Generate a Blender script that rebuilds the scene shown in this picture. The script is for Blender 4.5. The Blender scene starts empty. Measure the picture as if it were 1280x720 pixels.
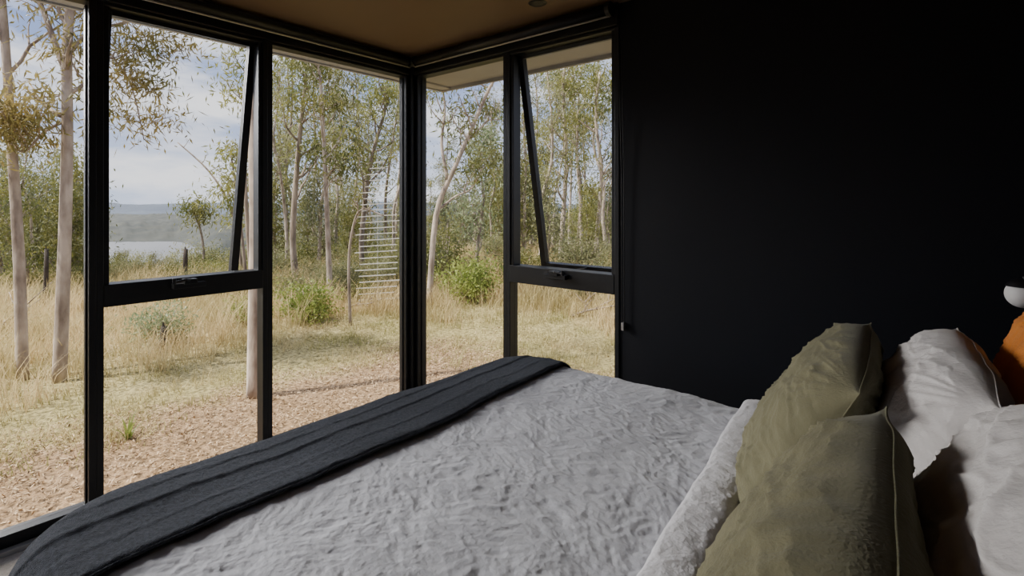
import bpy, math, random
import numpy as np
from mathutils import Vector
C = bpy.context.scene.collection
random.seed(4); RNG = np.random.default_rng(7)

# ------------------------------------------------------------------ calibration
CX, CY, CZ, F = 3.025, -2.49, 1.33, 650.0
RV = np.array([.769, .639]); FV = np.array([-.639, .769])
def P(px, fwd):
    lat = (px-640)/F*fwd
    v = np.array([CX, CY]) + RV*lat + FV*fwd
    return float(v[0]), float(v[1])
def PZ(px, y, fwd):
    a, b = P(px, fwd)
    return (a, b, CZ-(y-256)/F*fwd)

# ------------------------------------------------------------------ noise
def _hash(ix, iy, seed):
    h = (ix.astype(np.int64)*374761393 + iy.astype(np.int64)*668265263 + seed*974711) & 0xffffffff
    h = ((h ^ (h >> 13))*1274126177) & 0xffffffff
    h = h ^ (h >> 16)
    return (h % 65536)/65536.0*2*math.pi
def perlin(x, y, seed=0):
    x = np.asarray(x, float); y = np.asarray(y, float)
    ix = np.floor(x); iy = np.floor(y); fx = x-ix; fy = y-iy
    def g(dx, dy):
        a = _hash(ix+dx, iy+dy, seed)
        return np.cos(a)*(fx-dx)+np.sin(a)*(fy-dy)
    u = fx*fx*fx*(fx*(fx*6-15)+10); v = fy*fy*fy*(fy*(fy*6-15)+10)
    return ((g(0,0)*(1-u)+g(1,0)*u)*(1-v)+(g(0,1)*(1-u)+g(1,1)*u)*v)*1.4
def ridged(x, y, seed):
    return 1-np.abs(perlin(x, y, seed))*2.2

# ------------------------------------------------------------------ materials
def mat(name, c1, c2=None, scale=5, rough=.7, bump=0, bscale=150, metal=0, sheen=0, translucent=0, objrand=0, stretch=None, spec=.3, detail=3, bdist=.01, clear=0):
    m = bpy.data.materials.new(name); m.use_nodes = True
    nt = m.node_tree; N = nt.nodes; Lk = nt.links
    b = N['Principled BSDF']; out = N['Material Output']
    b.inputs['Roughness'].default_value = rough; b.inputs['Metallic'].default_value = metal
    b.inputs['Specular IOR Level'].default_value = spec
    if sheen: b.inputs['Sheen Weight'].default_value = sheen; b.inputs['Sheen Roughness'].default_value = .5
    tc = N.new('ShaderNodeTexCoord'); mp = N.new('ShaderNodeMapping')
    Lk.new(tc.outputs['Object'], mp.inputs['Vector'])
    if stretch: mp.inputs['Scale'].default_value = stretch
    col = None
    if c2 is None: c2 = tuple(v*.85 for v in c1)
    no = N.new('ShaderNodeTexNoise'); no.inputs['Scale'].default_value = scale; no.inputs['Detail'].default_value = detail
    Lk.new(mp.outputs['Vector'], no.inputs['Vector'])
    cr = N.new('ShaderNodeValToRGB'); cr.color_ramp.elements[0].position = .35; cr.color_ramp.elements[1].position = .65
    cr.color_ramp.elements[0].color = (*c1, 1); cr.color_ramp.elements[1].color = (*c2, 1)
    Lk.new(no.outputs['Fac'], cr.inputs['Fac']); col = cr.outputs['Color']
    if objrand:
        oi = N.new('ShaderNodeObjectInfo'); hs = N.new('ShaderNodeHueSaturation')
        mr = N.new('ShaderNodeMapRange'); mr.inputs['To Min'].default_value = 1-objrand; mr.inputs['To Max'].default_value = 1+objrand
        Lk.new(oi.outputs['Random'], mr.inputs['Value']); Lk.new(mr.outputs['Result'], hs.inputs['Value'])
        Lk.new(col, hs.inputs['Color']); col = hs.outputs['Color']
    Lk.new(col, b.inputs['Base Color'])
    if bump:
        n2 = N.new('ShaderNodeTexNoise'); n2.inputs['Scale'].default_value = bscale; n2.inputs['Detail'].default_value = 4
        Lk.new(mp.outputs['Vector'], n2.inputs['Vector'])
        bp = N.new('ShaderNodeBump'); bp.inputs['Strength'].default_value = bump; bp.inputs['Distance'].default_value = bdist
        Lk.new(n2.outputs['Fac'], bp.inputs['Height']); Lk.new(bp.outputs['Normal'], b.inputs['Normal'])
    if translucent:
        tr = N.new('ShaderNodeBsdfTranslucent'); mx = N.new('ShaderNodeMixShader'); mx.inputs[0].default_value = translucent
        Lk.new(col, tr.inputs['Color']); Lk.new(b.outputs[0], mx.inputs[1]); Lk.new(tr.outputs[0], mx.inputs[2])
        Lk.new(mx.outputs[0], out.inputs['Surface'])
    if clear:
        tr = N.new('ShaderNodeBsdfTransparent'); mx = N.new('ShaderNodeMixShader'); mx.inputs[0].default_value = clear
        Lk.new(b.outputs[0], mx.inputs[1]); Lk.new(tr.outputs[0], mx.inputs[2]); Lk.new(mx.outputs[0], out.inputs['Surface'])
    return m
def glass_mat():
    m = bpy.data.materials.new('window_glass'); m.use_nodes = True
    nt = m.node_tree; N = nt.nodes; Lk = nt.links; N.remove(N['Principled BSDF'])
    t = N.new('ShaderNodeBsdfTransparent'); t.inputs[0].default_value = (.98,.985,.985,1)
    g = N.new('ShaderNodeBsdfGlossy'); g.inputs['Roughness'].default_value = .01
    fr = N.new('ShaderNodeFresnel'); fr.inputs[0].default_value = 1.10
    mx = N.new('ShaderNodeMixShader'); Lk.new(fr.outputs[0], mx.inputs[0]); Lk.new(t.outputs[0], mx.inputs[1]); Lk.new(g.outputs[0], mx.inputs[2])
    Lk.new(mx.outputs[0], N['Material Output'].inputs['Surface']); return m
M = dict(
 wall=mat('black_wall_paint', (.0044,.0050,.0078), (.0050,.0056,.0086), 2, .6, .05, 90, spec=.2),
 ceil=mat('brown_ceiling', (.145,.095,.054), (.162,.107,.061), 1.2, .6),
 frame=mat('black_aluminium', (.007,.007,.008), (.009,.009,.010), 20, .42, spec=.35),
 glass=glass_mat(),
 carpet=mat('beige_carpet', (.42,.37,.31), (.34,.30,.25), 90, .95, .6, 300),
 soffit=mat('eave_lining', (.37,.375,.38), (.34,.345,.35), 2, .7),
 alu=mat('pale_metal', (.45,.43,.40), None, 20, .4, metal=.6),
 duvet=mat('grey_linen', (.40,.40,.42), (.365,.365,.385), 9, .95, .42, 105, sheen=.15, bdist=.005, spec=.1),
 cuff=mat('pale_linen', (.52,.505,.51), (.48,.465,.47), 9, .95, .6, 110, sheen=.15, bdist=.005, spec=.1),
 throw=mat('charcoal_wool', (.021,.025,.035), (.048,.054,.070), 130, .97, .9, 420, sheen=.12, spec=.1),
 olive=mat('olive_linen', (.158,.146,.086), (.136,.126,.074), 14, .95, .5, 200, sheen=.1, bdist=.004, spec=.1),
 white=mat('off_white_linen', (.56,.53,.51), (.51,.48,.46), 9, .95, .45, 110, sheen=.1, bdist=.005, spec=.1),
 rust=mat('rust_orange_linen', (.56,.195,.04), (.48,.16,.032), 12, .95, .4, 250, sheen=.1, bdist=.004, spec=.1),
 sheet=mat('white_sheet', (.5,.48,.47), None, 9, .9, .2, 200),
 timber=mat('dark_timber', (.03,.022,.016), (.05,.035,.025), 10, .6, stretch=(1,12,12)),
 bulb=mat('opal_glass', (.72,.71,.70), (.68,.67,.66), 5, .6),
 bark_pale=mat('pale_gum_bark', (.56,.47,.39), (.22,.17,.135), 5.5, .9, .5, 20, stretch=(1.5,1.5,.6), objrand=.12, detail=8),
 bark_grey=mat('grey_brown_bark', (.16,.125,.095), (.38,.31,.25), 5, .9, .6, 25, stretch=(2,2,.5), objrand=.2, detail=6),
 bark_dark=mat('charred_bark', (.03,.025,.022), (.07,.055,.045), 6, .9, .6, 25),
 leaf=mat('olive_gum_leaves', (.095,.115,.032), (.24,.225,.066), 1.6, .55, translucent=.4, objrand=.28),
 leaf_dry=mat('yellowing_gum_leaves', (.14,.135,.045), (.31,.235,.085), 1.8, .55, translucent=.4, objrand=.15),
 leaf_far=mat('hazy_gum_leaves', (.14,.155,.074), (.265,.25,.12), .6, .7, translucent=.4, objrand=.28),  # paler leaf tone with distance haze mixed into the colour
 leaf_green=mat('fresh_green_leaves', (.13,.18,.03), (.28,.31,.08), 3, .6, translucent=.4, objrand=.15),
 leaf_teal=mat('blue_green_leaves', (.15,.195,.10), (.27,.295,.155), 2, .6, translucent=.35, objrand=.15),
 grass=mat('dry_straw_grass', (.60,.46,.25), (.36,.30,.13), .8, .8, translucent=.35),
 grass_g=mat('short_dry_grass', (.27,.255,.09), (.52,.42,.22), 1.3, .8, translucent=.3),
 chip=mat('bark_mulch_chips', (.235,.15,.08), (.51,.375,.235), 20, .9, detail=1),
 water=mat('lake_water', (.115,.12,.13), (.13,.135,.145), .01, .6, spec=.1),
 hill_near=mat('wooded_hill', (.014,.019,.017), (.036,.038,.028), .05, .95, detail=10),
 hill=mat('hazy_far_hill', (.036,.050,.078), (.050,.066,.094), .008, .95, detail=8),  # aerial haze painted in as a blue-grey base colour
 canopy=mat('distant_canopy', (.065,.07,.038), (.145,.13,.075), .06, .9, translucent=.2),
 reflection_slat=mat('pale_reflection_slats', (.78,.76,.72), (.70,.68,.64), 10, .6, clear=.55),  # half-transparent so the slats read as a faint reflection
)
# ground
def ground_mat():
    m = bpy.data.materials.new('bush_ground'); m.use_nodes = True
    nt = m.node_tree; N = nt.nodes; Lk = nt.links; b = N['Principled BSDF']; b.inputs['Roughness'].default_value = .95
    b.inputs['Specular IOR Level'].default_value = .1
    g = N.new('ShaderNodeNewGeometry'); s = N.new('ShaderNodeSeparateXYZ'); Lk.new(g.outputs['Position'], s.inputs[0])
    ng = N.new('ShaderNodeMath'); ng.operation = 'MULTIPLY'; ng.inputs[1].default_value = -1; Lk.new(s.outputs['X'], ng.inputs[0])
    mx = N.new('ShaderNodeMath'); mx.operation = 'MAXIMUM'; Lk.new(ng.outputs[0], mx.inputs[0]); Lk.new(s.outputs['Y'], mx.inputs[1])
    n1 = N.new('ShaderNodeTexNoise'); n1.inputs['Scale'].default_value = 1.3; n1.inputs['Detail'].default_value = 6; Lk.new(g.outputs['Position'], n1.inputs['Vector'])
    ma = N.new('ShaderNodeMath'); ma.operation = 'MULTIPLY_ADD'; ma.inputs[1].default_value = 2.2; Lk.new(n1.outputs['Fac'], ma.inputs[0]); Lk.new(mx.outputs[0], ma.inputs[2])
    dv = N.new('ShaderNodeMath'); dv.operation = 'DIVIDE'; dv.inputs[1].default_value = 30; Lk.new(ma.outputs[0], dv.inputs[0])
    cr = N.new('ShaderNodeValToRGB'); e = cr.color_ramp.elements
    e[0].position = .0; e[0].color = (.27,.18,.10,1); e[1].position = 1; e[1].color = (.10,.095,.045,1)
    for p, c in ((.095,(.30,.20,.115,1)), (.115,(.32,.27,.12,1)), (.17,(.38,.32,.155,1)), (.20,(.44,.34,.18,1)), (.32,(.32,.26,.13,1)), (.45,(.13,.12,.055,1))):
        q = e.new(p); q.color = c
    Lk.new(dv.outputs[0], cr.inputs['Fac'])
    n2 = N.new('ShaderNodeTexNoise'); n2.inputs['Scale'].default_value = 26; n2.inputs['Detail'].default_value = 6; Lk.new(g.outputs['Position'], n2.inputs['Vector'])
    c2 = N.new('ShaderNodeValToRGB'); c2.color_ramp.elements[0].position = .35; c2.color_ramp.elements[0].color = (.35,.35,.35,1); c2.color_ramp.elements[1].position = .6; c2.color_ramp.elements[1].color = (1,1,1,1)
    Lk.new(n2.outputs['Fac'], c2.inputs['Fac'])
    mm = N.new('ShaderNodeMix'); mm.data_type = 'RGBA'; mm.blend_type = 'MULTIPLY'; mm.inputs[0].default_value = 1
    Lk.new(cr.outputs[0], mm.inputs[6]); Lk.new(c2.outputs[0], mm.inputs[7]); Lk.new(mm.outputs[2], b.inputs['Base Color'])
    bp = N.new('ShaderNodeBump'); bp.inputs['Strength'].default_value = .6; bp.inputs['Distance'].default_value = .03
    Lk.new(n2.outputs['Fac'], bp.inputs['Height']); Lk.new(bp.outputs[0], b.inputs['Normal'])
    return m
M['ground'] = ground_mat()

# ------------------------------------------------------------------ mesh helpers
def mesh_obj(name, V, Fc, m, parent=None, smooth=False, bevel=0):
    me = bpy.data.meshes.new(name)
    me.from_pydata(V if isinstance(V, list) else np.asarray(V).tolist(), [], Fc if isinstance(Fc, list) else np.asarray(Fc).tolist())
    me.update()
    if m: me.materials.append(m)
    if smooth: me.polygons.foreach_set('use_smooth', [True]*len(me.polygons))
    o = bpy.data.objects.new(name, me); C.objects.link(o)
    if parent: o.parent = parent
    if bevel:
        bm = o.modifiers.new('bevel', 'BEVEL'); bm.width = bevel; bm.segments = 3 if bevel > .02 else 2; bm.limit_method = 'ANGLE'
    return o
class MB:
    def __init__(s): s.v = []; s.f = []
    def box(s, x0, x1, y0, y1, z0, z1):
        n = len(s.v)
        s.v += [(x,y,z) for z in (z0,z1) for y in (y0,y1) for x in (x0,x1)]
        s.f += [tuple(n+i for i in q) for q in ((0,2,3,1),(4,5,7,6),(0,1,5,4),(2,6,7,3),(0,4,6,2),(1,3,7,5))]
        return s
    def tube(s, pts, rad, k=8, cap=True):
        pts = [Vector(p) for p in pts]
        if not hasattr(rad, '__len__'): rad = [rad]*len(pts)
        n0 = len(s.v)
        for i, p in enumerate(pts):
            d = (pts[min(i+1, len(pts)-1)]-pts[max(i-1, 0)]).normalized()
            a = d.cross(Vector((0,0,1)) if abs(d.z) < .9 else Vector((1,0,0))).normalized(); b = d.cross(a)
            if i:
                a = (pa - d*pa.dot(d)).normalized(); b = d.cross(a)
            pa = a
            for j in range(k):
                t = 2*math.pi*j/k; q = p+(a*math.cos(t)+b*math.sin(t))*rad[i]; s.v.append(tuple(q))
        for i in range(len(pts)-1):
            for j in range(k):
                a = n0+i*k+j; b = n0+i*k+(j+1) % k
                s.f.append((a, b, b+k, a+k))
        if cap:
            s.f.append(tuple(n0+j for j in reversed(range(k)))); s.f.append(tuple(n0+(len(pts)-1)*k+j for j in range(k)))
        return s
    def lathe(s, prof, c=(0,0,0), k=32):
        n0 = len(s.v)
        for r, z in prof:
            for j in range(k):
                t = 2*math.pi*j/k; s.v.append((c[0]+r*math.cos(t), c[1]+r*math.sin(t), c[2]+z))
        for i in range(len(prof)-1):
            for j in range(k):
                a = n0+i*k+j; b = n0+i*k+(j+1) % k; s.f.append((a,b,b+k,a+k))
        return s
    def xf(s, fn): s.v = [tuple(fn(*p)) for p in s.v]; return s
    def build(s, name, m, parent=None, smooth=False, bevel=0): return mesh_obj(name, s.v, s.f, m, parent, smooth, bevel)
def tag(o, label=None, cat=None, group=None, kind=None):
    if label: o['label'] = label
    if cat: o['category'] = cat
    if group: o['group'] = group
    if kind: o['kind'] = kind
    return o
def empty(name, loc=(0,0,0), rz=0):
    o = bpy.data.objects.new(name, None); C.objects.link(o); o.location = loc; o.rotation_euler = (0,0,rz); o.empty_display_size = .2
    return o
def grid_faces(n, m, off=0, flip=False):
    i = np.arange(n-1)[:, None]; j = np.arange(m-1)[None, :]
    a = off+i*m+j
    f = np.stack([a, a+1, a+m+1, a+m], -1).reshape(-1, 4)
    return f[:, ::-1] if flip else f
def normals(Pn):
    du = np.gradient(Pn, axis=0); dv = np.gradient(Pn, axis=1)
    n = np.cross(du, dv); return n/(np.linalg.norm(n, axis=-1, keepdims=True)+1e-9)

# ------------------------------------------------------------------ terrain
def gz(x, y):
    x = np.asarray(x, float); y = np.asarray(y, float)
    d = np.hypot(x, y)+1e-6
    b = np.where(x < 0, y/d, np.where(y > 0, 1, 0)); t = np.clip((b-.5)/.27, 0, 1); L = t*t*(3-2*t)
    q = np.clip(d-8, 0, 26); fall = .007*q*q + .36*np.clip(d-34, 0, 22) + .085*np.clip(d-56, 0, 300)
    z = -.42 - fall*(1-.68*L)
    z = z + .035*np.sin(x*1.3+1)*np.sin(y*1.1+.4)*np.clip(d/3, 0, 1) + np.clip(d-25, 0, 60)*.012*np.sin(x*.11+2)*np.cos(y*.09)
    return z
def G(x, y): return float(gz(x, y))
rr = np.concatenate([np.linspace(0, 20, 60), 20*np.exp(np.linspace(0.04, math.log(42), 60))])
th = np.linspace(0, 2*math.pi, 181)
Rg, Tg = np.meshgrid(rr, th, indexing='ij')
X = Rg*np.cos(Tg); Y = Rg*np.sin(Tg); Z = gz(X, Y)
tag(mesh_obj('bush_ground', np.stack([X,Y,Z], -1).reshape(-1,3), grid_faces(len(rr), len(th)), M['ground'], smooth=True), kind='structure')
# lake
MB().lathe([(1, -29), (900, -29)], k=48).build('lake', M['water'])['kind'] = 'structure'
# hills: wooded near shore hills, then a hazy far range
def hills(name, r0f, r1, span, zb, rise, amp, m, sd):
    rr = np.linspace(0, 1, 54); th = np.linspace(0, 2*math.pi, 1081)
    Rg, Tg = np.meshgrid(rr, th, indexing='ij'); r0 = r0f(Tg); Rg = r0+(r1-r0)*Rg
    e = np.clip((Rg-r0)/span, 0, 1); e = e*e*(3-2*e)
    H = zb + e*rise + e*(amp*perlin(Tg*6+sd, Rg/900, 5+sd)+amp*.5*perlin(Tg*17, Rg/260, 8+sd)) + 2.0*perlin(Tg*170, Rg/22, 9+sd)*np.clip(e*3, 0, 1)
    tag(mesh_obj(name, np.stack([Rg*np.cos(Tg), Rg*np.sin(Tg), H], -1).reshape(-1,3), grid_faces(len(rr), len(th)), m, smooth=True), kind='structure')
def shore(T):
    t = np.clip((T-math.radians(159))/math.radians(4), 0, 1); return 290+200*t*t*(3-2*t)+30*perlin(T*9, T*0, 4)
hills('shore_hills', shore, 1100, 200, -30, 12.5, 6, M['hill_near'], 0)
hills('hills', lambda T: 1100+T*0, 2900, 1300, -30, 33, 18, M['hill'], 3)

# ------------------------------------------------------------------ house shell
WT, H0, HT, FZ = .12, 2.28, 2.40, -.12
XH = 3.42; YB = -4.5; YW = -4.2
def struct(name, mb, m, bevel=0): o = mb.build(name, m, bevel=bevel); o['kind'] = 'structure'; return o
struct('floor', MB().box(-.12, XH+.1, YB-.1, .12, -.34, FZ), M['carpet'])
struct('ceiling', MB().box(-.1, XH+.1, YB-.1, .1, 2.40, 2.52), M['ceil'])
struct('wall_right', MB().box(1.70, XH+.1, 0, WT, FZ, 2.4), M['wall'])
struct('wall_head', MB().box(XH, XH+.12, YB, 0, FZ, 2.4), M['wall'])
struct('wall_back', MB().box(2.5, XH, YB-.12, YB, FZ, 2.4).box(0, .3, YB-.12, YB, FZ, 2.4).box(.3, 2.5, YB-.12, YB, 2.1, 2.4), M['wall'])
struct('wall_left', MB().box(-WT, 0, YB-.12, YW, FZ, 2.4), M['wall'])
struct('trim_1', MB().box(-.10, .04, -.04, .10, FZ, 2.4), M['frame'], .004)          # corner post
struct('trim_2', MB().box(-.10, .03, YW, -.04, H0, 2.4), M['frame'], .003)
struct('trim_3', MB().box(.04, 1.70, -.03, .10, H0, 2.4), M['frame'], .003)
struct('trim_4', MB().box(-.20, -.10, YB, .48, 2.285, 2.54).box(-.20, 3.6, .10, .48, 2.30, 2.54), M['soffit'])
struct('trim_5', MB().box(-.225, -.20, YB, .505, 2.275, 2.56).box(-.20, 3.6, .48, .505, 2.275, 2.56), M['soffit'])
struct('baseboard_head', MB().box(XH-.012, XH, YB, 0, FZ, FZ+.09), M['wall'])
struct('baseboard_right', MB().box(1.70, XH-.012, -.012, 0, FZ, FZ+.09), M['wall'])
struct('trim_6', MB().box(.016, .05, YW, -.04, FZ, FZ+.018), M['alu'])               # pale sill track

def wmap(side):
    if side == 'R': return lambda t, o, z: (t, o, z)
    if side == 'B': return lambda t, o, z: (t, YB-.02-o, z)
    return lambda t, o, z: (-o, -t, z)
ZS = FZ+.065
def fixed_window(n, side, t0, t1, fw=.028, top=None):
    HH = top or H0
    f = wmap(side); root = empty('window_%d' % n); root['kind'] = 'structure'
    mb = MB().box(t0, t0+fw, -.008, .070, FZ, HH).box(t1-fw, t1, -.008, .070, FZ, HH).box(t0+fw, t1-fw, -.006, .070, FZ, ZS).box(t0+fw, t1-fw, -.006, .070, HH-.015, HH)
    mb.box(t0+fw, t0+fw+.007, .025, .055, ZS, HH-.025).box(t1-fw-.007, t1-fw, .025, .055, ZS, HH-.025)
    mb.xf(f).build('frame', M['frame'], root, bevel=.002)
    MB().box(t0+fw, t1-fw, .037, .043, ZS, HH-.015).xf(f).build('pane', M['glass'], root)
    return root
def awning_window(n, side, t0, t1, fw=.028):
    f = wmap(side); root = empty('window_%d' % n); root['kind'] = 'structure'
    mb = MB().box(t0, t0+fw, -.008, .070, FZ, H0).box(t1-fw, t1, -.008, .070, FZ, H0).box(t0+fw, t1-fw, -.006, .070, FZ, ZS).box(t0+fw, t1-fw, -.006, .070, H0-.015, H0)
    mb.box(t0+fw, t1-fw, -.01, .085, .850, .955)
    mb.box(t0+fw, t0+fw+.022, .0, .07, .955, H0-.015).box(t1-fw-.022, t1-fw, .0, .07, .955, H0-.015)
    mb.xf(f).build('frame', M['frame'], root, bevel=.003)
    MB().box(t0+fw, t1-fw, .037, .043, ZS, .850).xf(f).build('lower_pane', M['glass'], root)
    a = math.radians(10.8); zp, op = H0-.008, .075
    def rot(t, o, z):
        dz = z-zp; do = o-op
        return f(t, op+do*math.cos(a)-dz*math.sin(a), zp+dz*math.cos(a)+do*math.sin(a))
    s0, s1 = t0+fw+.004, t1-fw-.004; w = .042; hd = .021; zb = .868 if side == 'L' else .895
    sash = MB().box(s0, s0+w, op-hd, op+hd, zb, zp).box(s1-w, s1, op-hd, op+hd, zb, zp).box(s0+w, s1-w, op-hd, op+hd, zb, zb+.028).box(s0+w, s1-w, op-hd, op+hd, zp-.024, zp).xf(rot).build('sash', M['frame'], root, bevel=.002)
    MB().box(s0+w, s1-w, op-.003, op+.003, zb+.028, zp-.024).xf(rot).build('pane', M['glass'], sash)
    c = (t0+t1)/2+(.0 if side == 'R' else .02)
    w = MB().box(c-.075, c+.075, -.05, -.01, .905, .93).box(c-.03, c+.03, -.062, -.01, .925, .95)
    w.tube([(c, -.05, .945), (c+.03, -.085, .952), (c+.085, -.088, .945)], [.008,.007,.006], 8).tube([(c+.085, -.088, .935), (c+.085, -.088, .965)], .009, 10)
    w.xf(f).build('chain_winder', M['frame'], root, bevel=.002)
    e2 = rot(c, op-.012, zb+.02); st = f(c, 0, .94)
    MB().tube([st, e2], .003, 6).build('stay_chain', M['frame'], root)
    return root
fixed_window(1, 'L', .04, 1.075)
awning_window(2, 'L', 1.075, 1.868)
fixed_window(3, 'L', 1.868, 2.92)
fixed_window(4, 'R', .04, .918)
awning_window(5, 'R', .918, 1.70)
fixed_window(6, 'L', 2.92, 4.20)  # unseen glazing, added to let more daylight onto the bed
fixed_window(7, 'B', .3, 1.4, top=2.1)  # unseen back wall glazing, added as soft fill for the pillows
fixed_window(8, 'B', 1.4, 2.5, top=2.1)  # second half of the added fill glazing behind the camera

# roller blinds in the window heads
def blind(pts, label, base):
    r = empty('roller_blind', base); tag(r, label, 'blind', 'rolled up blinds')
    p0, p1 = [tuple(np.array(p)-np.array(base)) for p in pts]
    MB().tube([p0, p1], .030, 20).build('rolled_fabric', M['frame'], r, True)
    d = Vector(p1)-Vector(p0); dn = d.normalized()*.012
    MB().tube([Vector(p0)+Vector((0,0,-.036)), Vector(p1)+Vector((0,0,-.036))], .006, 8).build('bottom_rail', M['alu'], r, True)
    for p, s in ((p0, -1), (p1, 1)):
        q = Vector(p); MB().tube([q-dn, q+dn], .038, 16).build('bracket', M['frame'], r)
    return r
blind([(.075, -.09, 2.352), (.075, -4.1, 2.352)], 'long black roller blind rolled up above the lake side windows', (.075, -.09, 2.352))
blind([(.12, -.075, 2.352), (1.68, -.075, 2.352)], 'shorter black roller blind rolled up above the window beside the black wall', (.12, -.075, 2.352))
r = empty('blind_chain', (1.728, -.012, .70)); tag(r, 'thin bead chain hanging down the edge of the black wall', 'chain')
MB().tube([(-.006,-.006,0), (-.006,-.010,.8), (-.006,-.05,1.64)], .0025, 6).tube([(.008,-.006,0), (.008,-.010,.8), (.008,-.05,1.64)], .0025, 6).build('beads', M['frame'], r)
MB().box(-.007, .009, -.014, .012, -.03, .012).build('tension_clip', M['alu'], r, bevel=.003)
r = empty('downlight', (*P(672, 2.76), 2.40)); tag(r, 'small round recessed downlight in the brown ceiling', 'light')
MB().lathe([(.02,-.001), (.045,-.004), (.05,0)], k=24).build('trim_ring', M['frame'], r, True)
MB().lathe([(0.001,-.002), (.021,-.002)], k=24).build('lens', M['frame'], r)

# ------------------------------------------------------------------ bed
BX0, BX1, BY0, BY1, BZ = 1.40, 3.40, -2.33, -.47, .60
r = empty('bed', ((BX0+BX1)/2, (BY0+BY1)/2, FZ)); tag(r, 'king size bed with mattress under grey linen bedding', 'bed')
ox, oy = (BX0+BX1)/2, (BY0+BY1)/2
def bb(x0,x1,y0,y1,z0,z1): return MB().box(x0-ox,x1-ox,y0-oy,y1-oy,z0-FZ,z1-FZ)
bb(BX0+.08,BX1-.01,BY0+.08,BY1-.08,.02,.28).build('base', M['timber'], r, bevel=.03)
bb(BX0+.065,BX1-.005,BY0+.065,BY1-.065,.28,.585).build('mattress', M['sheet'], r, bevel=.06)
for x in (BX0+.2, BX1-.15):
    for y in (BY0+.2, BY1-.2):
        bb(x-.03,x+.03,y-.03,y+.03,FZ,.02).build('leg', M['timber'], r, bevel=.004)
# draped cloth
RR = .085; RC = .24; XS = 2.72
def drape(a, b, ztop):
    xi = BX0+RC; la = XS-xi; hw = (BY1-BY0)/2-RC
    sx = np.maximum(a-la, 0); sb = np.abs(b); sy = np.maximum(sb-hw, 0); s = np.hypot(sx, sy)+1e-9
    dx, dy = sx/s, sy/s
    q = np.maximum(s-(RC-RR), 0); qq = np.clip(q, 0, RR*math.pi/2); hang = np.maximum(q-RR*math.pi/2, 0)
    rad = np.where(q > 0, RC-RR+RR*np.sin(qq/RR), s)+hang*.08*(1+.8*np.sin(np.arctan2(dy, dx+1e-9)*6+a*9+b*9))
    drop = RR*(1-np.cos(qq/RR))+hang
    crown = -.012*np.clip(s/(RC), 0, 1)**2
    return np.stack([XS-np.minimum(a, la)-dx*rad, (BY0+BY1)/2+np.sign(b)*(np.minimum(sb, hw)+dy*rad), ztop-drop+crown], -1)
def low(a, b):
    return .008*perlin(a*2.1+5, b*2.1, 3)+.004*perlin(a*4.5, b*4.2+7, 4)
def wr(a, b):
    wx = a+.05*perlin(a*4, b*4, 11)+.012*perlin(a*14, b*14, 13); wy = b+.05*perlin(a*4+9, b*4, 12)+.012*perlin(a*14, b*14+5, 14)
    w = 0
    for i, (fr, am, st, an) in enumerate(((6,.0028,2.0,.5),(11,.0022,3.2,-.35),(13,.0019,3.0,1.1),(21,.0017,3.2,.1),(30,.0014,3.0,-.8),(36,.0012,2.8,.7),(52,.0009,2.4,-.2),(80,.0006,1.6,.4))):
        c, s_ = math.cos(an), math.sin(an); u = wx*c+wy*s_; v = -wx*s_+wy*c
        w = w+am*perlin(u*fr/st**.5+i*7, v*fr*st**.5, 60+i)*(.45+.9*np.clip(perlin(a*3+i, b*3, 90+i)+.5, 0, 1))
    m = np.clip(perlin(a*2.2, b*2.2, 33)+.3, 0, 1)
    w = w+.0026*m*np.clip(ridged(wx*4, wy*7, 24), 0, 1)**8+.0012*np.clip(ridged(wx*13, wy*18, 28), 0, 1)**6
    return w
ga = np.linspace(0, 1.74, 520); gb = np.linspace(-1.22, 1.22, 740)
A, B = np.meshgrid(ga, gb, indexing='ij')
Pd = drape(A, B, BZ); Nn = normals(Pd); Nn *= np.sign(Nn[len(ga)//3, len(gb)//2, 2])
disp = low(A, B)+wr(A, B)
Pd = Pd+Nn*disp[..., None]; Pd[..., 2] += .012
org = np.array([2.0, oy, .1])
rt = empty('duvet', tuple(org)); tag(rt, 'crumpled grey linen duvet spread over the bed', 'duvet')
mesh_obj('cover', Pd.reshape(-1,3)-org, grid_faces(len(ga), len(gb)), M['duvet'], rt, True)
# folded cuff (turned back hem)
s = np.linspace(0, 1, 60); vb = np.linspace(-1.14, 1.14, 560)
S, Bv = np.meshgrid(s, vb, indexing='ij')
wob = .006*perlin(Bv*2.2, Bv*0+3, 41)+.003*perlin(Bv*9, Bv*0, 42)
ang = S*2*math.pi
cw = .056+.005*perlin(Bv*3, Bv*0, 43); chh = .028+.004*perlin(Bv*5, Bv*0+2, 44)
base = drape(np.full_like(Bv, .08), Bv, BZ+.01)
xx = 2.625-.10*Bv+wob+cw*np.sign(np.cos(ang))*np.abs(np.cos(ang))**.7
hh = chh*np.sign(np.sin(ang))*np.abs(np.sin(ang))**.75 + .030 + (.0020*np.clip(ridged(Bv*18+S*3, S*8, 45), 0, 1)**2+.0018*perlin(Bv*34, S*18, 46))*(np.sin(ang) > 0)
side = np.clip((np.abs(Bv)-.80)/.14, 0, 1)
Pc = np.stack([xx, base[...,1]+np.sign(Bv)*hh*side, base[...,2]+hh*(1-side)], -1)
mesh_obj('turned_back_cuff', Pc.reshape(-1,3)-org, grid_faces(len(s), len(vb)), M['cuff'], rt, True)
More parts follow.
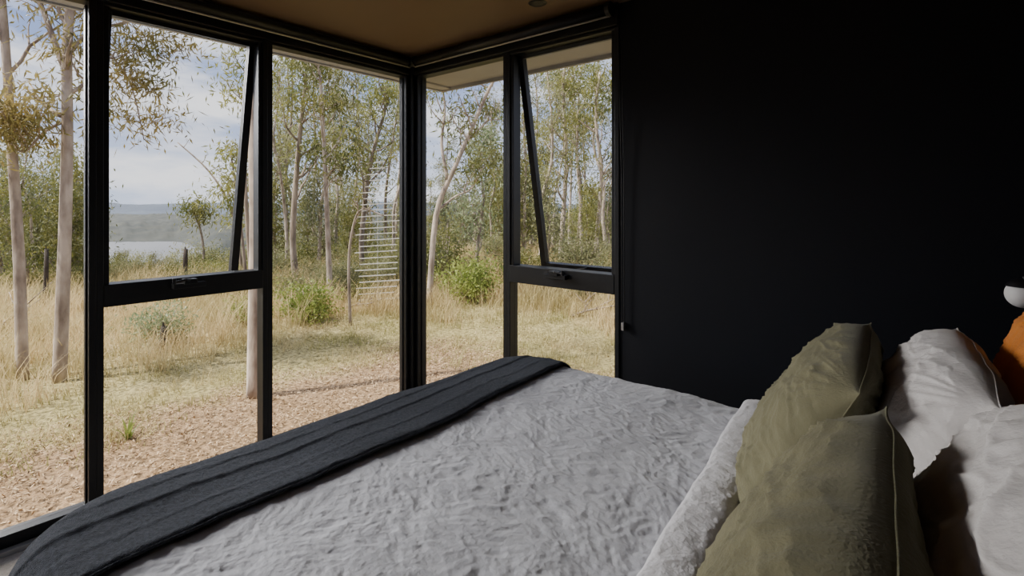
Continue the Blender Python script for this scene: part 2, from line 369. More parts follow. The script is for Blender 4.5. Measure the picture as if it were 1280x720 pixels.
# throw
TX = 1.775
ga = np.linspace(0, 1, 240); gb = np.linspace(-1.22, 1.22, 480)
S, B = np.meshgrid(ga, gb, indexing='ij')
a0 = (XS-TX)+.010*perlin(B*2.5, B*0+1, 51)+.004*perlin(B*14, B*0, 52)+.07*np.clip(B/.9, 0, 1)
A = a0+((XS-BX0)+.42-a0)*S
t = A-a0
def stp(x, c, w=.006): return 1/(1+np.exp(-(x-c)/w))
wv = .006*perlin(B*1.6, B*0+4, 53)
fold = .009*stp(t, .004, .003)+.003*stp(t, .085+wv*.7, .003)-.003*stp(t, .095+wv, .004)+.006*stp(t, .175+wv, .003)-.003*stp(t, .187+wv, .005)+.004*stp(t, .245+wv*1.3, .003)-.003*stp(t, .258+wv, .005)
fold += .0014*perlin(A*60, B*40, 55)
Pt = drape(A, B, BZ); Nt = normals(Pt); Nt *= np.sign(Nt[5, len(gb)//2, 2])
Pt = Pt+Nt*(low(A, B)+.013+fold+.0025*perlin(A*7, B*5, 56))[..., None]; Pt[..., 2] += .010
o2_ = np.array([1.6, oy, .1]); rt2 = empty('throw_blanket', tuple(o2_)); tag(rt2, 'charcoal wool throw folded across the foot of the bed', 'blanket')
mesh_obj('wool_cloth', Pt.reshape(-1,3)-o2_, grid_faces(len(ga), len(gb)), M['throw'], rt2, True)
MB().tube([tuple(Pt[0, j]-o2_) for j in range(0, len(gb), 3)], .0040, 6).build('hem', M['throw'], rt2, True)

# ------------------------------------------------------------------ pillows
def pillow(label, mt, top, W, Hh, T, tilt, yaw, seed, name='pillow', cat='pillow', zb=.605, back=.55):
    """top: world (x,y) of the middle of the top edge"""
    n = 150; q = np.linspace(-1, 1, n); q = np.sin(q*math.pi/2)*.6+q*.4
    U, V = np.meshgrid(q, q, indexing='ij')
    ear = np.abs(U*V)**14
    x = W/2*U*(1-.10*np.abs(V)**4+.05*ear-.02*(1-V**2)+.015*perlin(V*2.5, U*0+seed, seed)); y = Hh/2*V*(1-.15*np.abs(U)**4+.06*ear-.01*(1-U**2)+.035*perlin(U*2.5, V*0+seed, seed+1))
    th = T/2*np.clip((1-np.abs(U)**2.8), 0, 1)**.48*np.clip((1-np.abs(V)**3.0), 0, 1)**.44*(1-.10*V)
    Vs = []; Fs = []
    tl = math.radians(tilt); up = np.array([math.sin(tl), 0, math.cos(tl)]); nn = np.array([-math.cos(tl), 0, math.sin(tl)]); wd = np.array([0,1,0])
    mask = np.clip((1-U**2)*(1-V**2)*5, 0, 1)
    for k, sg in enumerate((1, -1)):
        wx = U+.15*perlin(U*2, V*2, seed+20); wy = V+.15*perlin(U*2+5, V*2, seed+21)
        w = .007*perlin(wx*2.6+seed+k*5, wy*3.2, seed)+.005*perlin(wx*6, wy*5+k, seed+1)+.0025*perlin(wx*13, wy*11, seed+2)+.0012*perlin(wx*26, wy*22, seed+6)+.009*perlin(U*1.3, V*1.3+k*3, seed+9)
        w += .006*np.clip(ridged(wx*1.8, wy*2.0, seed+12), 0, 1)**7+.0035*np.clip(ridged(wx*4, wy*4.5, seed+13), 0, 1)**5
        cr = np.zeros_like(U)
        for cu in (-1, 1):
            for cv in (-1, 1):
                aa = np.arctan2(V-cv, U-cu); rd = np.hypot(U-cu, V-cv)
                cr += .012*np.clip(ridged(aa*4.4+seed, rd*.5, seed+3+cu*cv), 0, 1)**2*np.clip(.9-rd, 0, 1)*np.clip(rd*4, 0, 1)
        em = .008*perlin(U*11, V*2, seed+7)*np.exp(-((1-np.abs(V))*5)**2)+.008*perlin(U*2, V*9, seed+8)*np.exp(-((1-np.abs(U))*5)**2)
        tt = np.maximum(th*(1 if sg > 0 else back) + w*mask + (cr+em)*mask, 0)
        Pp = x[...,None]*wd + (y[...,None]+Hh/2)*up + (sg*tt)[...,None]*nn
        Fs.append(grid_faces(n, n, k*n*n, flip=(sg > 0))); Vs.append(Pp.reshape(-1,3))
        if sg > 0: rim = Pp
    Vv = np.concatenate(Vs)
    low_ = Vv[:,2] < .02
    Vv[low_, 2] = .02+(Vv[low_,2]-.02)*.25
    bx = top[0]-Hh*math.sin(tl); root = empty(name, (bx, top[1], zb), math.radians(yaw)); tag(root, label, cat)
    mesh_obj('cover', Vv, np.concatenate(Fs), mt, root, True)
    ring = [rim[i,0] for i in range(0, n, 3)]+[rim[-1,j] for j in range(0, n, 3)]+[rim[i,-1] for i in range(n-1, -1, -3)]+[rim[0,j] for j in range(n-1, -1, -3)]
    ring = [(p[0], p[1], max(p[2], .012)) for p in ring]
    MB().tube(ring, .0015, 6).build('seam', mt, root, True)
    return root
pillow('olive green linen pillow at the window side, in front of a white one', M['olive'], (2.892, -1.00), .71, .445, .23, 28, 4, 3)
pillow('olive green linen pillow nearest the camera, its lower part out of frame', M['olive'], (2.992, -1.90), .72, .480, .22, 22, 4, 17)
pillow('off-white linen pillow between an olive pillow and the rust cushion', M['white'], (3.085, -1.00), .72, .455, .24, 26, 4, 31)
pillow('off-white linen pillow at the right edge behind the nearest olive pillow', M['white'], (3.168, -1.78), .74, .50, .25, 20, 3, 47)
pillow('rust orange cushion leaning behind the white pillows below the lamp', M['rust'], (3.242, -.80), .52, .495, .18, 9, 2, 59, name='cushion', cat='cushion')

# wall lamp
lx, ly = 3.20, -.39; lz = 1.072
r = empty('wall_lamp', (XH, ly, lz)); tag(r, 'small wall lamp with white globe and dark cap above the rust cushion', 'lamp')
MB().tube([(-.0, 0, .06), (-.02, 0, .06)], .05, 28).build('wall_plate', M['frame'], r, bevel=.003)
MB().tube([(-.02,0,.06), (-.12,0,.065), (lx-XH,0,.045)], .006, 10).build('arm', M['frame'], r, True)
R0 = .040; dx = lx-XH
MB().lathe([(R0*1.05*math.cos(a), R0*1.05*math.sin(a)+.003) for a in np.linspace(.45, math.pi/2, 18)], (dx,0,0)).build('cap', M['frame'], r, True)
MB().lathe([(R0*math.cos(a)+1e-4, R0*math.sin(a)) for a in np.linspace(-math.pi/2, .7, 26)], (dx,0,0)).build('globe', M['bulb'], r, True)

# ------------------------------------------------------------------ vegetation
def leaves(Cn, k, sig, L, Wd, seed, droop=.8, zs=.7):
    rg = np.random.default_rng(seed); Cn = np.asarray(Cn, float); m = len(Cn)*k
    sg = sig*(.6+.8*rg.random(len(Cn)))
    c = np.repeat(Cn, k, 0)+rg.normal(size=(m,3))*np.repeat(sg, k)[:,None]*np.array([1,1,zs])
    d = rg.normal(size=(m,3))*.75; d[:,2] -= droop; d /= np.linalg.norm(d, axis=1, keepdims=True)
    s = np.cross(d, rg.normal(size=(m,3))); s /= np.linalg.norm(s, axis=1, keepdims=True)+1e-9
    l = L*(.6+.8*rg.random((m,1))); w = Wd*(.7+.6*rg.random((m,1)))
    V = np.stack([c, c+d*l*.45+s*w/2, c+d*l, c+d*l*.45-s*w/2], 1).reshape(-1,3)
    return V, np.arange(m*4).reshape(-1,4)
def limb(rnd, p, d, length, r, segs, wander, up):
    pts = [Vector(p)]; rad = [r]; d = Vector(d).normalized()
    for i in range(segs):
        d = (d+Vector((rnd.gauss(0,wander), rnd.gauss(0,wander), rnd.gauss(0,wander)*.6+up))).normalized()
        pts.append(pts[-1]+d*length/segs); rad.append(r*(1-.8*(i+1)/segs)+.002)
    return pts, rad
def grow(seed, paths, first=.4, nb=9, blen=.28, H=8, k=26, sig=.28, L=.13, Wd=.028, up=.12, sub=3, elev=.7, bare=False, droop=.8):
    rnd = random.Random(seed); mb = MB(); cl = []
    for pts, r0, r1 in paths:
        pts = [Vector(p) for p in pts]; n = len(pts)
        res = []; rad = []
        for i in range(n-1):
            p0 = pts[max(i-1,0)]; p1 = pts[i]; p2 = pts[i+1]; p3 = pts[min(i+2,n-1)]
            for j in range(4):
                t = j/4; res.append(.5*((2*p1)+(p2-p0)*t+(2*p0-5*p1+4*p2-p3)*t*t+(3*p1-p0-3*p2+p3)*t**3)); tt = (i+t)/(n-1); rad.append(r0+(r1-r0)*tt)
        res.append(pts[-1]); rad.append(r1)
        mb.tube(res, rad, 9)
        for b in range(nb):
            t = first+(1-first)*(b+rnd.random())/nb; idx = min(int(t*(len(res)-1)), len(res)-2)
            p = res[idx]; az = rnd.uniform(0, 2*math.pi) ; el = rnd.uniform(elev*.5, elev*1.4)
            d = Vector((math.cos(az)*math.cos(el), math.sin(az)*math.cos(el), math.sin(el)))
            ln = H*blen*(1.25-.75*t)*rnd.uniform(.6, 1.15)
            bp, br = limb(rnd, p, d, ln, rad[idx]*.5, 6, .22, up); mb.tube(bp, br, 6)
            if bare and rnd.random() < bare: 
                for q in range(sub):
                    i2 = rnd.randint(2, 5); az = rnd.uniform(0, 6.28)
                    sp, sr = limb(rnd, bp[i2], Vector((math.cos(az), math.sin(az), .6)), ln*.4, br[i2]*.6, 4, .3, .1); mb.tube(sp, sr, 4)
                continue
            cl.append(bp[-1]); cl.append(bp[-2])
            for q in range(sub):
                i2 = rnd.randint(2, 5); az = rnd.uniform(0, 6.28)
                sp, sr = limb(rnd, bp[i2], Vector((math.cos(az), math.sin(az), rnd.uniform(.1,.9))), ln*rnd.uniform(.3,.55), br[i2]*.6, 4, .25, .08); mb.tube(sp, sr, 4)
                cl.append(sp[-1])
        if not bare: cl.append(res[-1])
    V, Fc = leaves([tuple(c) for c in cl], k, sig, L, Wd, seed+99, droop) if cl else (None, None)
    return mb, V, Fc
def tree(name, label, base, gen, bark, leafm, group=None, rz=0, sc=1, cat='tree'):
    mb, V, Fc = gen
    r = empty(name, base, rz); r.scale = (sc,)*3; tag(r, label, cat, group)
    mb.build('trunk', bark, r, True)
    if V is not None: mesh_obj('foliage', V, Fc, leafm, r)
    return r
def copy_thing(r, loc, rz, sc, label=None):
    c = r.copy(); C.objects.link(c); c.location = loc; c.rotation_euler = (0,0,rz); c.scale = (sc,sc,sc)
    if label: c['label'] = label
    for ch in list(r.children):
        d = ch.copy(); C.objects.link(d); d.parent = c
    return c
def path(fwd, pix, dd=None):
    out = []
    for i, (px, y) in enumerate(pix):
        f = fwd+(dd[i] if dd else 0)
        out.append(PZ(px, y, f))
    x, y, z = out[0]; b = (x, y, G(x, y)-.03)
    out[0] = b
    return b, [tuple(np.array(p)-np.array(b)) for p in out]
def rel(b, *pts): return [tuple(np.array(PZ(*q))-np.array(b)) for q in pts]

# near trees, each its own
b, p = path(5.3, [(28,480),(24,330),(14,170),(4,20),(-8,-120),(-10,-340)])  # trunk carried above view, its crown enlarged for dappled shade
tree('gum_tree', 'slender pale gum tree leaning at the far left edge of the windows', b, grow(101, [(p,.055,.022)], .5, 9, .2, 6, 42, .24, .10,.018), M['bark_pale'], M['leaf_dry'])
b, p = path(5.2, [(74,470),(80,330),(84,180),(84,60),(92,-60),(100,-320)])  # crown out of view made bigger to dapple the ground
o2 = rel(b, (84,95,5.2), (60,30,5.3), (40,-30,5.4), (30,-120,5.6)); o3 = rel(b, (84,70,5.2), (112,40,5.4), (150,30,5.6), (185,22,5.8), (205,30,6))
o4 = rel(b, (84,150,5.2), (55,165,5.1), (30,190,5.0), (10,175,5.0)); o5 = rel(b, (112,40,5.4), (140,70,5.6), (165,110,5.7), (180,175,5.8))
tree('gum_tree', 'pale forked gum tree just left of the wide window post', b, grow(102, [(p,.062,.03),(o2,.032,.012),(o3,.022,.008),(o4,.016,.006),(o5,.014,.005)], .45, 9, .12, 6, 40, .16, .10,.018), M['bark_pale'], M['leaf_dry'])
b, p = path(4.75, [(319,502),(320,400),(321,280),(318,140),(322,0),(325,-160),(328,-420)])  # overhead crown out of view, added to cast dappled shade
tree('gum_tree', 'pale mottled gum trunk standing close behind the thin window mullion', b, grow(103, [(p,.075,.035)], .80, 8, .36, 6, 30, .26, .12,.024), M['bark_pale'], M['leaf'])
b, p = path(9.5, [(413,402),(410,300),(406,200),(402,120),(396,60)])
tree('gum_tree', 'straight slim gum tree in the middle of the corner pane', b, grow(104, [(p,.055,.018)], .35, 12, .14, 7, 34, .18, .13,.026), M['bark_pale'], M['leaf'])
b, p = path(11, [(372,395),(366,300),(372,200),(380,120),(384,90)])
tree('gum_tree', 'dark barked gum tree left of the straight slim one', b, grow(105, [(p,.075,.025)], .35, 13, .14, 8, 34, .2, .14,.028), M['bark_grey'], M['leaf'])
b, p = path(12, [(455,390),(452,300),(462,210),(478,150),(486,120)])
tree('gum_tree', 'bushy gum tree behind the pale reflection slats', b, grow(106, [(p,.07,.025)], .35, 13, .15, 8, 34, .22, .14,.028), M['bark_grey'], M['leaf'])
b, p = path(7.5, [(438,402),(436,330),(441,285),(452,262),(480,270)])
tree('sapling', 'crooked bare sapling bending right between the tall slim gums', b, grow(114, [(p,.024,.008)], .5, 5, .10, 4, 8, .1, .1,.025, bare=1.0), M['bark_grey'], M['leaf'])
b, p = path(13, [(252,372),(255,320),(250,285),(238,258)])
tree('sapling', 'small sapling with a rounded crown in front of the lake', b, grow(107, [(p,.04,.015)], .6, 7, .16, 4, 26, .17, .13,.028), M['bark_grey'], M['leaf'], cat='tree')
b, p = path(12, [(306,380),(300,320),(288,260),(262,215),(222,178)])
o2 = rel(b, (290,270,12),(300,225,12.1),(312,190,12.2))
tree('sapling', 'bare arching dead sapling whose twigs reach over the lake view', b, grow(108, [(p,.045,.012),(o2,.03,.01)], .3, 6, .10, 6, 8, .2, .12,.03, bare=.85), M['bark_grey'], M['leaf'], cat='tree')
b, p = path(10, [(310,385),(303,300),(296,240),(288,190)])
tree('sapling', 'leafy sapling beside the sash edge right of the lake', b, grow(109, [(p,.035,.012)], .4, 9, .12, 5, 34, .17, .12,.026), M['bark_grey'], M['leaf'], cat='tree')
b, p = path(9, [(318,400),(308,260),(306,150),(312,80),(316,40)])
tree('gum_tree', 'thin leafy gum tree partly behind the mullion above the dead sapling', b, grow(115, [(p,.04,.014)], .5, 10, .12, 6, 32, .18, .12,.026), M['bark_grey'], M['leaf'])
# right window trees
b, p = path(9, [(536,330),(545,270),(566,215),(590,160),(612,110),(640,60)])
o2 = rel(b, (560,225,9),(552,180,9),(556,130,9),(545,80,9.2)); o3 = rel(b, (580,180,9),(600,160,9.2),(612,150,9.4),(625,150,9.5))
o4 = rel(b, (548,262,9),(570,245,9.2),(590,235,9.3),(606,205,9.5))
tree('gum_tree', 'grey gum tree leaning steeply right with crooked bare limbs', b, grow(110, [(p,.055,.022),(o2,.034,.012),(o3,.024,.008),(o4,.022,.007)], .45, 7, .12, 7, 30, .18, .13,.028, bare=.35), M['bark_pale'], M['leaf'])
b, p = path(12, [(600,400),(596,320),(604,250),(600,200),(606,175)])
tree('gum_tree', 'blue green young gum tree below the leaning limbs', b, grow(111, [(p,.05,.02)], .25, 13, .15, 6, 32, .24, .12,.035), M['bark_grey'], M['leaf_teal'])
b, p = path(15, [(700,400),(702,300),(708,200),(704,120),(706,80)])
tree('gum_tree', 'tall gum tree in the centre of the small open window', b, grow(112, [(p,.085,.03)], .4, 14, .13, 10, 36, .25, .16,.032), M['bark_pale'], M['leaf'])
b, p = path(14, [(748,400),(746,300),(752,220),(745,150),(750,90)])
tree('gum_tree', 'tall gum tree next to the black wall edge', b, grow(113, [(p,.075,.03)], .4, 14, .13, 10, 36, .25, .16,.032), M['bark_pale'], M['leaf'])

# prototypes for the trees behind
def proto(seed, H, r, **kw):
    rnd = random.Random(seed); n = 6; pts = [(0,0,-.1)]; x = y = 0
    for i in range(1, n+1):
        x += rnd.gauss(0, .05*H/3); y += rnd.gauss(0, .05*H/3); pts.append((x, y, H*i/n))
    return grow(seed, [(pts, r, r*.25)], H=H, **kw)
KA = 'slim grey gum tree in the woodland behind'; KB = 'pale stemmed gum tree in the woodland behind'; KC = 'low bushy olive tree on the slope behind'
protos = {
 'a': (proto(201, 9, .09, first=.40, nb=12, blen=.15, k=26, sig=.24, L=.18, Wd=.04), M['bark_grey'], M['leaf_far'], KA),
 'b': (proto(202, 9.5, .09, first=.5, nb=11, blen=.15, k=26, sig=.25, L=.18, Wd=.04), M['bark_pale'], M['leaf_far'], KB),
 'c': (proto(203, 8.5, .08, first=.35, nb=12, blen=.16, k=26, sig=.24, L=.18, Wd=.04), M['bark_grey'], M['leaf'], KA),
 'd': (proto(204, 10, .10, first=.5, nb=11, blen=.15, k=26, sig=.27, L=.18, Wd=.04), M['bark_pale'], M['leaf'], KB),
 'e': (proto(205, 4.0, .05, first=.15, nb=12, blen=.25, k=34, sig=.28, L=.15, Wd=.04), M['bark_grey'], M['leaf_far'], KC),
 'f': (proto(206, 3.4, .05, first=.12, nb=12, blen=.27, k=34, sig=.27, L=.14, Wd=.038), M['bark_grey'], M['leaf'], KC),
}
roots = {}
def place(k, px, fwd, sc, lim=312):
    x, y = P(px, fwd); z = G(x, y)-.05; rz = random.uniform(0, 6.28)
    if k in 'ef' and px < 345 and px > 100:      # keep the view of the water open
        sc = min(sc, (CZ-(lim-256)/F*fwd - z)/(4.6 if k == 'e' else 4.0))
        if sc < .2: return
    g, bark, lf, lab = protos[k]
    if k not in roots:
        roots[k] = tree('gum_tree' if k in 'abcd' else 'bushy_tree', lab, (x,y,z), g, bark, lf, 'woodland trees behind', rz, sc)
    else: copy_thing(roots[k], (x,y,z), rz, sc)
rn = random.Random(12)
for px, fwd, k, sc in ((-30,19,'b',.5),(20,16,'c',.5),(48,22,'a',.5),(65,15,'e',.8),(100,20,'c',.5),(5,28,'d',.6),(35,11,'f',.7),(60,26,'e',1),(120,18,'f',.6),(8,13,'e',.9),(88,16,'f',.9),(40,13,'b',.42),(90,24,'d',.6),(-10,24,'a',.7)):
    place(k, px, fwd, sc)
for px, fwd, k, sc in ((352,17,'c',.9),(362,24,'a',1.1),(390,21,'d',.9),(425,18,'b',.75),(432,28,'c',1.2),(450,15,'a',.6),(482,18,'c',.85),(494,25,'d',1.05),(340,30,'b',1.25),(410,34,'d',1.2),(468,33,'b',1.2),(520,22,'d',.85),(398,14,'b',.62),(440,20,'d',.8),(488,14,'b',.55),(358,13,'b',.55)):
    place(k, px, fwd, sc)
for px, fwd, k, sc in ((556,28,'a',.8),(590,32,'c',.8),(618,24,'a',.72),(650,22,'a',.88),(664,30,'d',1.1),(680,19,'c',.8),(722,24,'a',1.0),(735,32,'c',1.25),(760,19,'b',.85),(775,27,'a',1.1),(690,38,'b',1.3),(712,40,'d',1.3),(800,24,'d',.9),(672,14,'b',.62),(728,16,'d',.62),(610,17,'b',.55),(655,17,'d',.6)):
    place(k, px, fwd, sc)
for i in range(20):
    px = rn.uniform(345, 790); place(rn.choice('acacbd'), px, rn.uniform(24, 50), rn.uniform(.5, .8))
for i in range(60):
    px = rn.uniform(345, 780); fwd = rn.uniform(13, 34)
    if 500 < px < 530: continue
    place(rn.choice('ef'), px, fwd, rn.uniform(.5, .95))
for i in range(86):
    px = rn.uniform(-40, 345); fwd = rn.uniform(9.5, 36); place(rn.choice('ef'), px, fwd, rn.uniform(.5, .95), rn.uniform(303, 340))

# shrubs
def shrub_gen(seed, Rr, Hh, nst=14, k=30, L=.07, Wd=.028, sig=.09):
    rnd = random.Random(seed); mb = MB(); cl = []
    for i in range(nst):
        az = rnd.uniform(0, 6.28); rad = rnd.uniform(.1, 1)*Rr; tip = Vector((math.cos(az)*rad, math.sin(az)*rad, Hh*rnd.uniform(.45, 1)*(1-.35*(rad/Rr)**2)))
        mid = tip*.5+Vector((0,0,.1*Hh)); mb.tube([(0,0,-.03), mid*.5, mid, tip], [.01,.008,.006,.003], 5)
        for t in (.45,.7,.85,1): cl.append(tuple(tip*t+Vector((rnd.gauss(0,.05), rnd.gauss(0,.05), .03))*(Rr*2)))
    V, Fc = leaves(cl, k, sig, L, Wd, seed, droop=-.2)
    V[:,2] = np.maximum(V[:,2], .01)
    return mb, V, Fc
def shrub(label, px, fwd, gen, lm, group=None, sc=1):
    x, y = P(px, fwd)
    return tree('shrub', label, (x,y,G(x,y)), gen, M['bark_grey'], lm, group, 0, sc, 'shrub')
shrub('round bright green shrub right of the thin mullion', 382, 7.6, shrub_gen(301,.42,.55,18,32,.06,.022,.11), M['leaf_green'])
shrub('low grey green shrub in the dry grass below the lake view', 205, 6.6, shrub_gen(302,.42,.46,14,20,.06,.018,.1), M['leaf_teal'])
shrub('small green shrub at the foot of the mottled trunk', 297, 7.4, shrub_gen(303,.30,.36,10,18,.06,.018,.08), M['leaf_green'])
shrub('broad leafy green bush behind the right corner pane', 588, 9.5, shrub_gen(304,.75,.75,24,32,.075,.028,.17), M['leaf_green'])
shrub('upright green bush beside the right window mullion', 556, 10.5, shrub_gen(305,.5,1.5,18,26,.08,.026,.16), M['leaf'])
s0 = shrub('olive shrub at the edge of the woodland', 650, 11, shrub_gen(306,.7,.9,16,26,.09,.028,.17), M['leaf'], 'woodland edge shrubs')
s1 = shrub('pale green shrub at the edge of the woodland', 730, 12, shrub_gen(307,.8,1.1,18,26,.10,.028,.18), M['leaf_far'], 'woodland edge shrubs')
for i in range(80):
    px = rn.uniform(-20, 790); fwd = rn.uniform(9.0, 18); x, y = P(px, fwd)
    copy_thing(rn.choice((s0, s1)), (x,y,G(x,y)), rn.uniform(0,6.28), rn.uniform(.35, 1.0)*min(1, .45+(fwd-9)*.12))
for i in range(44):
    px = rn.uniform(100, 500); fwd = rn.uniform(8.6, 15); x, y = P(px, fwd)
    copy_thing(rn.choice((s0, s1)), (x,y,G(x,y)), rn.uniform(0,6.28), rn.uniform(.3, .6)*(.6+fwd*.04))
# strappy plant in the mulch
x, y = P(160, 3.85); r = empty('young_plant', (x,y,G(x,y))); tag(r, 'small bright green strappy plant growing in the mulch', 'plant')
mb = MB()
for i in range(11):
    az = i*2.4; n0 = len(mb.v); l = .13+.05*math.sin(i*1.7); ca, sa = math.cos(az), math.sin(az)
    for j in range(5):
        t = j/4; rad = .02+.09*t*t; z = l*(t-.25*t*t)*1.25; w = .009*(1-t**2)+.0005
        mb.v += [(ca*rad-sa*w, sa*rad+ca*w, z), (ca*rad+sa*w, sa*rad-ca*w, z)]
        if j: a = n0+2*j; mb.f.append((a-2, a-1, a+1, a))
mb.build('leaves', M['leaf_green'], r)
MB().tube([(0,0,-.02),(0,0,.05)], [.01,.006], 7).build('stem', M['leaf_green'], r)
# stumps and fallen branches
for px, fwd, h, rr_, lab in ((203,6.2,.30,.035,'short charred stump standing in the dry grass'), (57,9.0,1.0,.035,'tall broken dark stump between the two left gum trunks'), (231,11,.8,.05,'leaning grey stump below the lake')):
    x, y = P(px, fwd); z = G(x,y)
    r = empty('tree_stump', (x,y,z)); tag(r, lab, 'stump')
    MB().tube([(0,0,-.05),(.01,0,h*.3),(0,.01,h*.7),(.015,.01,h)], [rr_*1.35,rr_,rr_*.95,rr_*.8], 10).build('wood', M['bark_dark'], r, True)
    MB().tube([(.01,.01,h*.95),(.02,.0,h+.06)], [rr_*.5,.004], 6).build('broken_tip', M['bark_dark'], r)
for i, (px, fwd, ln, az, lab) in enumerate(((752,8.2,1.1,1.1,'grey fallen branch lying in the dry grass beside the black wall'), (735,9.0,1.1,2.1,'forked fallen branch behind the nearest grey one'), (455,8.6,.8,.2,'thin fallen stick in the grass below the reflection slats'), (20,7.5,1.2,2.7,'fallen stick near the left gum trunks'))):
    x, y = P(px, fwd); r = empty('fallen_branch', (x,y,G(x,y)), az); tag(r, lab, 'branch')
    MB().tube([(-ln/2,0,.03),(-ln*.2,.06,.08),(ln*.2,-.04,.14),(ln/2,.05,.24)], [.02,.017,.013,.006], 8).build('stem', M['bark_grey'], r, True)
    for j in range(4):
        t = -.3+.2*j; MB().tube([(ln*t,0,.07+.05*j),(ln*t+.12,.12*(-1)**j,.14+.08*j),(ln*t+.3,.22*(-1)**j,.22+.1*j)], [.010,.007,.003], 5).build('twig', M['bark_grey'], r, True)
# slats added outdoors in place of a striped reflection in the glass
x, y = P(472, 9.0); zg = G(x, y); r = empty('reflection_stack', (x,y,zg), math.radians(39.7)); tag(r, 'tapering stack of pale horizontal slats imitating a striped reflection in the corner pane', 'reflection')
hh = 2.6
MB().tube([(0,0,0),(0,0,1.7),(0,0,hh)], .004, 6).build('post', M['reflection_slat'], r)
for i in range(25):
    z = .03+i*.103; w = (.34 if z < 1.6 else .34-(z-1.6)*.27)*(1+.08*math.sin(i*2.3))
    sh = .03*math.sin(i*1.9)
    MB().box(-w+sh, w+sh, -.010, .010, z-.008, z+.008).xf(lambda a,b_,c: (a, b_, c+.06*a)).build('reflection_slat', M['reflection_slat'], r, bevel=.002)

# ------------------------------------------------------------------ ground cover (uncountable)
def blades(n, region, hmin, hmax, w, per, seed, spread=.07, lean=.5):
    rg = np.random.default_rng(seed); c = []
    while len(c) < n:
        xs = rg.uniform(-17, 5.5, 20000); ys = rg.uniform(-5, 17, 20000)
        dd = np.maximum(-xs, ys); keep = region(xs, ys, dd, rg.random(20000)); c += list(zip(xs[keep], ys[keep]))
    c = np.array(c[:n]); hc = hmin+(hmax-hmin)*rg.random(n)**1.5
    cc = np.repeat(c, per, 0)+rg.normal(size=(n*per,2))*spread; h = np.repeat(hc, per)*(.6+.6*rg.random(n*per))
    zz = gz(cc[:,0], cc[:,1])-.01; az = rg.uniform(0, 6.283, n*per); ln = lean*(.2+rg.random(n*per))*h
    dx, dy = np.cos(az), np.sin(az); wx, wy = -dy*w/2, dx*w/2
    p = lambda t, s, ww: np.stack([cc[:,0]+dx*ln*t*t+wx*ww*s, cc[:,1]+dy*ln*t*t+wy*ww*s, zz+h*(t-.15*t*t)], -1)
    V = np.stack([p(0,1,1), p(0,-1,1), p(.55,-1,.8), p(.55,1,.8), p(1,0,0)], 1).reshape(-1,3)
    i = np.arange(n*per)*5
    Fq = np.stack([i,i+1,i+2,i+3], -1).tolist()+np.stack([i+3,i+2,i+4], -1).tolist()
    return V, Fq
inside = lambda x, y: (x > -.25) & (y < .15)
V, Fq = blades(9000, lambda x,y,d,r: (~inside(x,y)) & (d > 3.2+.7*np.sin(x*1.7+y)+.2*(x > -3.5)*(y > 0)) & (r < np.clip((perlin(x*.7,y*.7,70)+.7)*1.2, .15, 1)*np.clip(1.6-(d-7)*.16, .25, 1)), .18, .66, .008, 15, 71, .10, .7)
tag(mesh_obj('dry_grass', V, Fq, M['grass']), 'tall straw coloured grass growing in tussocks', 'grass', kind='stuff')
V, Fq = blades(11000, lambda x,y,d,r: (~inside(x,y)) & (d > 2.0+.35*np.sin(x*1.3)+.3*np.cos(y*1.9)) & (d < 7) & (r < np.clip((perlin(x*1.6,y*1.6,77)+.6)*1.3, .05, 1)), .03, .14, .007, 8, 72, .06, .9)
tag(mesh_obj('short_grass', V, Fq, M['grass_g']), 'short patchy green grass between mulch and tall grass', 'grass', kind='stuff')
rg = np.random.default_rng(5); n = 34000
xs = rg.uniform(-3.6, 3, n*3); ys = rg.uniform(-4, 3.4, n*3); k = (~((xs > -.12) & (ys < .12))) & (np.maximum(-xs, ys) < 2.2+.35*np.sin(xs*3)+.3*np.cos(ys*4)+rg.exponential(.15, n*3)); xs = xs[k][:n]; ys = ys[k][:n]; n = len(xs)
zz = gz(xs, ys)+.006+rg.random(n)*.020; az = rg.uniform(0, 6.28, n); L = rg.uniform(.008, .042, n); Wd = rg.uniform(.003, .010, n); ti = rg.normal(size=n)*.4
ux, uy, uz = np.cos(az)*np.cos(ti), np.sin(az)*np.cos(ti), np.sin(ti); vx, vy = -np.sin(az), np.cos(az); rl = rg.normal(size=n)*.5
q = lambda a, b: np.stack([xs+ux*L*a+vx*Wd*b, ys+uy*L*a+vy*Wd*b, zz+uz*L*a+rl*Wd*b], -1)
V = np.stack([q(-.5,-.4), q(.4,-.5), q(.5,.4), q(-.4,.5)], 1).reshape(-1,3)
tag(mesh_obj('mulch', V, np.arange(n*4).reshape(-1,4), M['chip']), 'loose bark mulch chips spread along the house', 'mulch', kind='stuff')
# distant forest
rg = np.random.default_rng(9); n = 2800
dd = 42*np.exp(rg.random(n)*1.66); an = rg.uniform(math.radians(85), math.radians(200), n)
xs, ys = dd*np.cos(an), dd*np.sin(an); sz = rg.uniform(1.2, 2.2, n)
cc = np.stack([xs, ys, gz(xs, ys)+sz*1.1], -1)
V, Fc = leaves(cc, 40, 1.15, .6, .3, 91, droop=0, zs=.75)
tag(mesh_obj('distant_forest', V, Fc, M['canopy']), 'distant forest canopy covering the valley below', 'forest', kind='stuff')

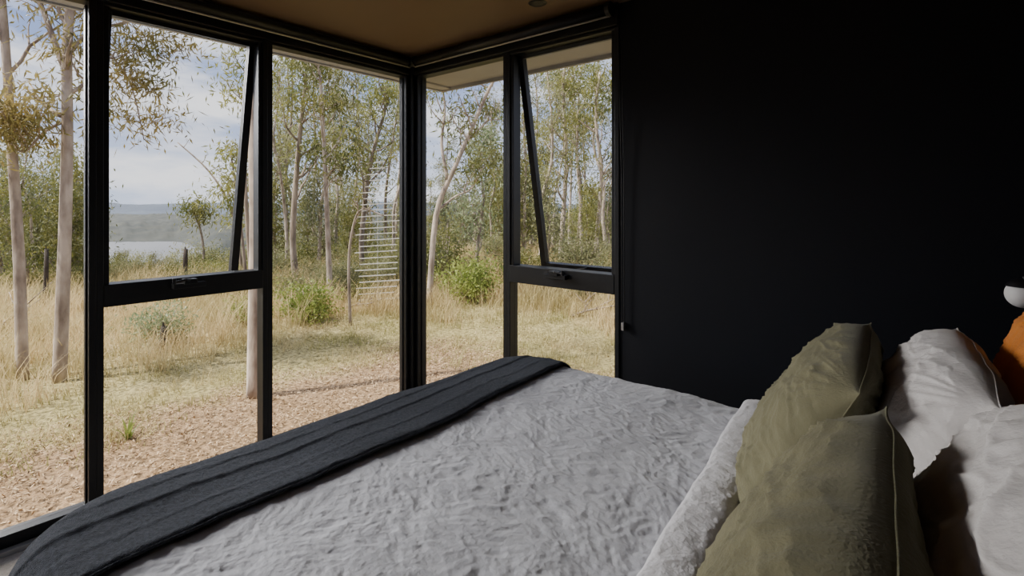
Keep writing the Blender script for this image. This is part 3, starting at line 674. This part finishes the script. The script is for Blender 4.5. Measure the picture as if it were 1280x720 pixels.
# ------------------------------------------------------------------ world and lights
w = bpy.data.worlds.new('sky'); bpy.context.scene.world = w; w.use_nodes = True
nt = w.node_tree; N = nt.nodes; Lk = nt.links; bg = N['Background']
tc = N.new('ShaderNodeTexCoord'); sp = N.new('ShaderNodeSeparateXYZ'); Lk.new(tc.outputs['Generated'], sp.inputs[0])
cr = N.new('ShaderNodeValToRGB'); e = cr.color_ramp.elements
e[0].position = 0; e[0].color = (.58,.65,.82,1); e[1].position = .8; e[1].color = (.13,.21,.48,1); q = e.new(.22); q.color = (.27,.36,.62,1)
Lk.new(sp.outputs['Z'], cr.inputs['Fac'])
mp = N.new('ShaderNodeMapping'); mp.inputs['Scale'].default_value = (1.6,1.6,6.0); mp.inputs['Location'].default_value = (.4,.9,.2); Lk.new(tc.outputs['Generated'], mp.inputs['Vector'])
no = N.new('ShaderNodeTexNoise'); no.inputs['Scale'].default_value = 1.9; no.inputs['Detail'].default_value = 8; no.inputs['Roughness'].default_value = .58; Lk.new(mp.outputs[0], no.inputs['Vector'])
c2 = N.new('ShaderNodeValToRGB'); c2.color_ramp.elements[0].position = .45; c2.color_ramp.elements[1].position = .62; Lk.new(no.outputs['Fac'], c2.inputs['Fac'])
mx = N.new('ShaderNodeMix'); mx.data_type = 'RGBA'; Lk.new(c2.outputs[0], mx.inputs[0]); Lk.new(cr.outputs[0], mx.inputs[6]); mx.inputs[7].default_value = (.92,.92,.96,1)
Lk.new(mx.outputs[2], bg.inputs['Color']); bg.inputs['Strength'].default_value = 1.65
def sun(name, d, st, ang, col):
    l = bpy.data.lights.new(name, 'SUN'); l.energy = st; l.angle = math.radians(ang); l.color = col
    o = bpy.data.objects.new(name, l); C.objects.link(o); o.rotation_euler = Vector(d).to_track_quat('Z', 'Y').to_euler(); return o
sun('soft_daylight', (-.85, -.22, .36), 7.6, 28, (1,.975,.955))
sun('sun', (-.22, -.42, .86), 10.0, 1.0, (1,.93,.80))

cd = bpy.data.cameras.new('camera'); cam = bpy.data.objects.new('camera', cd); C.objects.link(cam)
cd.sensor_width = 36; cd.lens = F/1280*36; cd.shift_y = -104/1280; cd.clip_start = .02; cd.clip_end = 5000
cam.location = (CX, CY, CZ); cam.rotation_euler = (math.pi/2, 0, math.atan2(.639, .769))
bpy.context.scene.camera = cam
